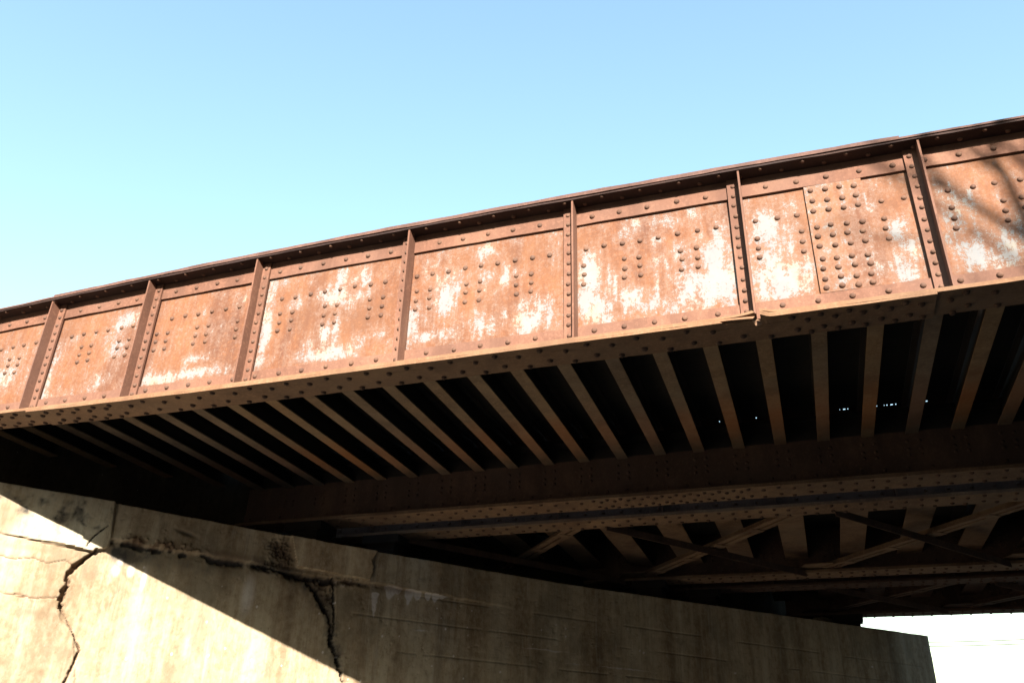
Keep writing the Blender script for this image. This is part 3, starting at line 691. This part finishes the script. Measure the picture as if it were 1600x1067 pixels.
    pk=np.exp(-(((x+.25)/.25)**2+((z-2.60)/.2)**2)); brown=np.maximum(brown,.45*pk); pk=np.exp(-(((x-.05)/.5)**2+((z-2.30)/.05)**2)); brown=np.maximum(brown,.35*pk)
    # corner block: stands proud, rounded lower right corner, sooty crazing
    xr=np.interp(z,[2.36,2.42,2.50,2.96],[.78,.90,.922,.868]); zb=np.interp(x,[-6,0,.45,.75,.86,.92],[2.40,2.40,2.385,2.345,2.36,2.45])
    blk=sstep(.012,-.004,x-xr)*sstep(-.004,.010,z-zb)
    h+=blk*np.interp(x,[-6,-.1,.6],[.02,.03,.06])
    for ln in ([(-.3,2.80),(.0,2.83),(.2,2.82)],[(.2,2.90),(.21,2.78),(.16,2.72)],[(.2,2.76),(.35,2.73),(.52,2.76),(.62,2.66),(.74,2.64)],[(.5,2.93),(.5,2.80),(.46,2.70)],[(-.05,2.85),(-.02,2.68)],[(.36,2.85),(.36,2.73)],[(.1,2.7),(.35,2.66),(.45,2.70)]):
        d,p=polyd(x+.10*jag+.05*jag2,z+.07*jag2,ln); v=blk*np.exp(-(d/(.030+.05*fbm(x*5,z*5,37)))**2)*(.25+.6*blot*fbm(x*14,z*14,39)*2); dark=np.maximum(dark,v*.8); h-=.008*v
    d,p=polyd(x+.025*jag,z,[(.675,2.40),(.72,2.50),(.78,2.58),(.86,2.68)]); ck=blk*sstep(.012,.004,d*np.interp(p,[0,.8,1],[1,1,2.5])); h-=.03*ck; dark=np.maximum(dark,ck)
    # repair patch: smooth, pale, square edged
    pe=sstep(.012,-.006,np.maximum(np.maximum(np.interp(z,[2.5,2.9],[3.17,3.03])-x,x-np.interp(z,[2.45,2.6,2.75,2.9],[4.19,4.22,4.18,4.24])-.05*jag),np.maximum(zl*0+np.interp(x,[3.1,4.2],[2.515,2.475])-z,z-9)))
    keep=1-pe
    h=h*(1-.85*pe)+pe*.075; dark*=1-.9*pe; brown*=1-.9*pe
    edge=np.exp(-((x-4.23-.05*jag)/.03)**2)*sstep(2.5,2.55,z); dark=np.maximum(dark,.6*edge*keep)
    for k in range(90):
        sx,sz=rng.uniform(1.2,15.5),rng.uniform(.9,2.4); q=np.exp(-(((x-sx)/.014)**2+((z-sz)/.018)**2)*rng.uniform(.8,2.5)); white=np.maximum(white,1.2*q)
    # general darkening streaks low right
    h-=.010*np.maximum(0,jag2-.25)*8*(fbm(x*1.2,z*1.2,61)>.55)
    base=np.array(NV); tv=np.array(TV)
    off=D1+h
    nz,nx=x.shape
    def pts(o,t_,zz): return np.stack([base[0]*o+tv[0]*t_, base[1]*o+tv[1]*t_, zz+EYE],-1)
    P=pts(off,x,z)
    # fold back over the top and round the far end
    P=np.concatenate([P,pts(off[-1:]-.03,x[-1:],z[-1:]+.006),pts(off[-1:]*0+D1-.30,x[-1:],z[-1:]+.004),pts(off[-1:]*0+D1-.30,x[-1:],z[-1:]*0+2.80)],0)
    ex=P[:,-1:,:].copy(); e1=ex+base*(-.02)+tv*.012; e2=ex+base*(-1.4)+tv*.02
    P=np.concatenate([P,e1,e2],1)
    st=np.stack([dark,white,brown,np.ones_like(dark)],-1)
    st=np.concatenate([st,st[-1:]*0,st[-1:]*0,st[-1:]*0],0); st=np.concatenate([st,st[:,-1:]*0,st[:,-1:]*0],1)
    reg=np.zeros(P.shape[:2],int); reg[:nz,:nx]=np.where(pe>.5,1,np.where((blk>.5),2,0)); reg[nz:,:]=reg[nz-1:nz,:]
    return P,np.clip(st,0,1.3),reg
def grid_parts(P,st,reg,specs):
    nz,nx,_=P.shape
    i=(np.arange(nz-1)[:,None]*nx+np.arange(nx-1)[None,:])
    fr=reg[:-1,:-1]
    out=[]
    for (r,name,mat,parent) in specs:
        q=i[fr==r].ravel(); F=np.stack([q,q+1,q+nx+1,q+nx],1)
        used,inv=np.unique(F,return_inverse=True); F=inv.reshape(F.shape)
        V=P.reshape(-1,3)[used]; S=st.reshape(-1,4)[used]
        me=bpy.data.meshes.new(name); me.vertices.add(len(V)); me.vertices.foreach_set('co',V.astype(np.float32).ravel())
        me.loops.add(F.size); me.loops.foreach_set('vertex_index',F.astype(np.int32).ravel())
        me.polygons.add(len(F)); me.polygons.foreach_set('loop_start',np.arange(0,F.size,4,dtype=np.int32)); 
        me.update(calc_edges=True); me.validate()
        ca=me.attributes.new('stain','FLOAT_COLOR','POINT'); ca.data.foreach_set('color',S.astype(np.float32).ravel())
        me.polygons.foreach_set('use_smooth',[True]*len(me.polygons))
        me.materials.append(mat); me.update()
        o=bpy.data.objects.new(name,me); COL.objects.link(o); attach(o,parent); out.append(o)
    return out
P,st,reg=abutment()
wl,pa,bl=grid_parts(P,st,reg,[(0,'wall_face',M['conc'],ab),(1,'repair_patch',M['patch'],ab),(2,'corner_block',M['block'],ab)])
pa['label']='smooth pale repair patch at the wall\'s top edge'; bl['label']='crazed block standing proud at the wall\'s left end'
def ntbox(m,d0,d1,t0,t1,z0,z1):
    v=[nt(d,t,z) for z in (z0,z1) for (d,t) in ((d0,t0),(d1,t0),(d1,t1),(d0,t1))]
    m.add(v,[(0,3,2,1),(4,5,6,7),(0,1,5,4),(1,2,6,5),(2,3,7,6),(3,0,4,7)])
def tfor(d,y): return (y+NV.y*-1*d)/TV.y   # position along the wall where offset d has depth y
m=MB(); ntbox(m,D1-BACK-.1,D1-.28,-6,15.86,1.5,2.829); m.build('bridge_seat',M['conc'],ab)
tb0=tfor(D1-BACK,5.7); tb1=tfor(D1-BACK,18.75)
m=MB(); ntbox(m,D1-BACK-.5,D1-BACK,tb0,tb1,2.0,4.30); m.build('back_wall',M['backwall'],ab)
# sloping wing at the far end of the back wall
m=MB()
q=[(D1-BACK-.45,2.0),(D1-.50,2.0),(D1-.50,2.845),(D1-1.02,3.40),(D1-BACK-.45,3.40)]
v=[nt(d,t,z) for t in (tb1+.005,tb1+.7) for (d,z) in q]
m.add(v,[(4,3,2,1,0),(5,6,7,8,9)]+[(k,(k+1)%5,5+(k+1)%5,5+k) for k in range(5)]); m.build('wing_slope',M['conc'],ab)

# the abutment across the street, behind the viewer's right shoulder
a2=tag(empty('abutment_wall',nt(D2,2)),'plain concrete abutment wall across the street, under the bridge\'s right end','abutment wall')
t=np.linspace(8,60,200); zz=np.linspace(-1.6,2.9,40); TT,Z_=np.meshgrid(t,zz)  # lengthened past the bridge to keep low sky light off the wall opposite
hh=D2-.03*(fbm(TT*1.2,Z_*1.2,71)-.5)
nb,tv=np.array(NV),np.array(TV)
P2=np.stack([nb[0]*hh+tv[0]*TT,nb[1]*hh+tv[1]*TT,Z_+EYE],-1)
grid_parts(P2,np.zeros(P2.shape[:2]+(4,)),np.zeros(P2.shape[:2],int),[(0,'wall_face',M['conc'],a2)])
m=MB(); ntbox(m,D2+.03,D2+BACK+.1,8,60,-1.6,2.829); m.build('bridge_seat',M['conc'],a2)
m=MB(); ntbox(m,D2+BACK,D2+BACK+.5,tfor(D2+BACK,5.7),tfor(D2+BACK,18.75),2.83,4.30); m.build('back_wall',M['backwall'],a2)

# ------------------------------------------------------------------ ground
def sheet(name,pts,z,mat):
    m=MB(); m.add([(x,y,z) for x,y in pts],[tuple(range(len(pts)))]); return tag(m.build(name,mat,lift=0),kind='structure')
sheet('ground',[(2500*math.cos(2*math.pi*i/48),2500*math.sin(2*math.pi*i/48)) for i in range(48)],0,M['earth'])
def added_hills():  # unseen ring of high ground, added to block low sky light
    m=MB(); n=144; prof=[(170,-.4),(230,.45),(300,.95),(380,1.0),(520,.7),(800,-.3)]; rows=[]
    v=[]
    for i in range(n):
        a=2*math.pi*i/n; q=np.array([math.cos(a)*2.2+5]); k=np.array([math.sin(a)*2.2+5])
        front=max(0,math.sin(a)); hgt=(30+45*(1-front)**1.0)*(.75+.5*float(fbm(q*1.7,k*1.7,91)[0]))+6*float(fbm(q*9,k*9,93)[0])
        for (rr,f) in prof: v.append((rr*math.cos(a),rr*math.sin(a),hgt*f-3))
    c=len(prof); m.add(v,[(i*c+j,((i+1)%n)*c+j,((i+1)%n)*c+j+1,i*c+j+1) for i in range(n) for j in range(c-1)])
    tag(m.build('added_hills',M['wood'],lift=0,smooth=True),kind='structure')
added_hills()
def strip(name,d0,d1,z,mat,t0=-150,t1=150): return sheet(name,[nt(d0,t0)[:2],nt(d1,t0)[:2],nt(d1,t1)[:2],nt(d0,t1)[:2]],z,mat)
strip('road',-9.1,3.2,.004,M['asphalt'])
def raised(name,d0,d1,z1,mat,t0=-150,t1=150):
    m=MB(); ntbox(m,d0,d1,t0,t1,-.02,z1); return tag(m.build(name,mat,lift=0),kind='structure')
raised('pavement',-11.02,-9.26,.13,M['pave']); raised('kerb',-9.258,-9.1,.135,M['kerb'])
raised('pavement',3.36,5.15,.13,M['pave']); raised('kerb',3.2,3.358,.135,M['kerb'])
m=MB()
for k in range(-20,32):
    v=[nt(d,t,.008) for d,t in ((-3.01,k*6),(-2.89,k*6),(-2.89,k*6+3),(-3.01,k*6+3))]; m.add(v,[(0,1,2,3)])
tag(m.build('road_markings',M['paint'],lift=0),kind='structure')
def bank(d0,d1,dfoot,t0,t1):
    m=MB(); zt=4.05+EYE; e=1.6
    top=[nt(d0,t0,zt),nt(d1,t0,zt),nt(d1,t1,zt),nt(d0,t1,zt)]
    foot=[nt(d0,t0-6,0),nt(d1,t0-6,0),nt(d1,t1+6,0),nt(d0,t1+6,0)]
    foot=[nt(d0,t0-7.5,-.05),nt(d1,t0-7.5,-.05),nt(d1,t1+7.5,-.05),nt(d0,t1+7.5,-.05)]
    m.add(top+foot,[(0,1,2,3),(7,6,5,4),(0,4,5,1),(1,5,6,2),(2,6,7,3),(3,7,4,0)])
    tag(m.build('embankment',M['earth'],lift=0),kind='structure')
bank(D1-BACK-60,D1-BACK-.52,0,tb0+.4,tb1-1.2)
bank(D2+BACK+.52,D2+BACK+60,0,tfor(D2+BACK,5.7)+.4,tfor(D2+BACK,18.75)-1.2)

# ------------------------------------------------------------------ unseen brick building behind the viewer, added to shade the road
wh=tag(empty('added_warehouse',(16,-20,0)),'unseen red brick building, added to shade the street','building')
x0,x1,y0,y1,ht=6.1,33.0,-27.0,-13.6,12.0
m=MB(); m.box(x0,x1,y0,y1,-.1,ht); m.box(x0-.12,x1+.12,y1+.002,y1+.14,ht-1.1,ht-.7); m.box(x0-.14,x0-.002,y0,y1,ht-1.1,ht-.7)
m.build('wall',M['brick'],wh,lift=0)
m=MB(); m.box(x0-.06,x1+.06,y0-.06,y1+.06,ht+.002,ht+.18); m.build('roof',M['pave'],wh,lift=0)
proto=None
for row in range(3):
    for k in range(7):
        wx=x0+2.0+3.7*k; wz=1.3+3.7*row
        if row==0 and k==2: continue
        if proto is None:
            m=MB(); m.box(wx-.95,wx+.95,y1+.003,y1+.10,wz-.14,wz-.001); m.box(wx-.95,wx-.86,y1+.003,y1+.07,wz,wz+2.1); m.box(wx+.86,wx+.95,y1+.003,y1+.07,wz,wz+2.1); m.box(wx-.86,wx+.86,y1+.003,y1+.07,wz+2.0,wz+2.1)
            for q in (-.29,.29): m.box(wx+q-.025,wx+q+.025,y1+.021,y1+.05,wz,wz+1.999)
            for q in (.66,1.33): m.box(wx-.859,wx+.859,y1+.022,y1+.045,wz+q-.025,wz+q+.025)
            f=m.build('window',M['kerb'],wh,lift=0)
            m=MB(); m.box(wx-.859,wx+.859,y1+.004,y1+.02,wz+.001,wz+1.999); g_=m.build('pane',M['glass'],f,lift=0); proto=(f,g_,wx,wz)
        else:
            c=copy_to(proto[0],wh,wx-proto[2],0,wz-proto[3]); d_=proto[1].copy(); COL.objects.link(d_); d_.parent=c; d_.matrix_parent_inverse=proto[1].matrix_parent_inverse.copy()
m=MB(); wx=x0+2.0+7.4; m.box(wx-1.5,wx+1.5,y1+.003,y1+.08,.0,3.2)
for q in range(9): m.box(wx-1.46,wx+1.46,y1+.081,y1+.10,.15+.33*q,.42+.33*q)
m.build('door',M['pole'],wh,lift=0)

# ------------------------------------------------------------------ utility line beyond the bridge
def pole(x,y,label):
    p=tag(empty('utility_pole',(x,y,0)),label,'utility pole')
    m=MB(); m.tube([(x,y,-.2),(x,y,6),(x,y,12.75)],[.17,.15,.11],12); m.build('pole',M['pole'],p,True,0)
    m=MB(); m.box(x-.06,x+.06,y-1.2,y+1.2,12.3,12.45); m.build('crossarm',M['pole'],p,lift=0)
    for s in (-1.0,1.0):
        m=MB(); m.tube([(x,y+s,12.45),(x,y+s,12.52),(x,y+s,12.62)],[.05,.07,.03],8); m.build('insulator',M['kerb'],p,lift=0)
CA=(.5,74.0); CB=(30.0,68.0)
pole(*CA,'wooden utility pole beyond the bridge, hidden behind the abutment wall'); pole(*CB,'wooden utility pole beyond the bridge, in the open to the right')
for s,nm in ((-1.0,'near thin black cable crossing the white sky opening'),(1.0,'far thin black cable crossing the white sky opening')):
    m=MB(); pts=[]
    for i in range(25):
        u=i/24; pts.append((CA[0]+(CB[0]-CA[0])*u,CA[1]+(CB[1]-CA[1])*u+s,12.6-.55*4*u*(1-u)))
    m.tube(pts,[0.028]*25,6); tag(m.build('overhead_cable',M['cable'],lift=0),nm,'cable','overhead cables')

# ------------------------------------------------------------------ bare tree whose twigs shade the girder's right end
def bare_tree(x,y,label,seed,h=11.0,lean=(0,0)):
    r=random.Random(seed); t=tag(empty('bare_tree',(x,y,0)),label,'tree')
    mt=MB(); mc=MB()
    def limb(p,d,L,rad,lev):
        pts=[p]; rads=[rad]; n=5; q=Vector(p); dd=Vector(d)
        for i in range(n):
            dd=(dd+Vector((r.uniform(-.16,.16),r.uniform(-.16,.16),r.uniform(-.06,.12)))).normalized(); q=q+dd*(L/n); pts.append(tuple(q)); rads.append(rad*(1-.62*(i+1)/n))
        (mt if lev==0 else mc).tube(pts,rads,9 if lev==0 else 6 if lev<3 else 4)
        if lev>=5 or rad<.006: return
        k=r.randint(3,4) if lev<4 else 3
        for j in range(k):
            i=min(n,2+int((j+.6)*(n-1)/k)) if lev else min(n,3+j%3)
            b=Vector(pts[i]); ax=Vector((r.uniform(-1,1),r.uniform(-1,1),r.uniform(-.2,.75))).normalized()
            nd=(dd*.65+ax*.8).normalized()
            limb(tuple(b),tuple(nd),L*r.uniform(.56,.78),max(.006,rads[i]*.74),lev+1)
    limb((x,y,-.1),(lean[0],lean[1],1),h*.42,.36,0)
    mt.build('trunk',M['bark'],t,True,0); mc.build('crown',M['bark'],t,True,0)
bare_tree(8.2,-8.0,'bare leafless tree beside the street, its twigs shading the girder',1,19.0,(-.05,.02))
# ------------------------------------------------------------------ light, sky, camera
sv=Vector((.36,-1,.455)).normalized()
elev=math.asin(sv.z); az=math.atan2(sv.x,sv.y)
wd=bpy.data.worlds.new('World'); scene.world=wd; wd.use_nodes=True
nt_=wd.node_tree; bg=nt_.nodes['Background']; sky=nt_.nodes.new('ShaderNodeTexSky'); sky.sky_type='NISHITA'; sky.sun_disc=False
sky.sun_elevation=elev; sky.sun_rotation=az; sky.altitude=100; sky.air_density=2.2; sky.dust_density=1.0; sky.ozone_density=4.0
nt_.links.new(sky.outputs[0],bg.inputs[0]); bg.inputs[1].default_value=0.091
ld=bpy.data.lights.new('sun','SUN'); ld.energy=5.0; ld.angle=R(.53); ld.color=(1,.90,.80)
so=bpy.data.objects.new('sun',ld); COL.objects.link(so); so.rotation_euler=sv.to_track_quat('Z','Y').to_euler(); so.location=sv*40

cd=bpy.data.cameras.new('camera'); cd.sensor_width=36; cd.lens=36*1333.591/1600; cd.clip_end=6000; cd.clip_start=.05
co=bpy.data.objects.new('camera',cd); COL.objects.link(co)
yaw,pit,rol=-0.339418739,0.487020971,0.0297913082
fw=Vector((math.sin(yaw)*math.cos(pit),math.cos(yaw)*math.cos(pit),math.sin(pit))); rt=Vector((math.cos(yaw),-math.sin(yaw),0)); up=rt.cross(fw)
r2=rt*math.cos(rol)+up*math.sin(rol); u2=-rt*math.sin(rol)+up*math.cos(rol)
co.matrix_world=Matrix(((r2.x,u2.x,-fw.x,0),(r2.y,u2.y,-fw.y,0),(r2.z,u2.z,-fw.z,EYE),(0,0,0,1)))
scene.camera=co
vs=scene.view_settings; vs.view_transform='Standard'; vs.look='None'; vs.gamma=1; vs.use_curve_mapping=False; vs.exposure=2.15
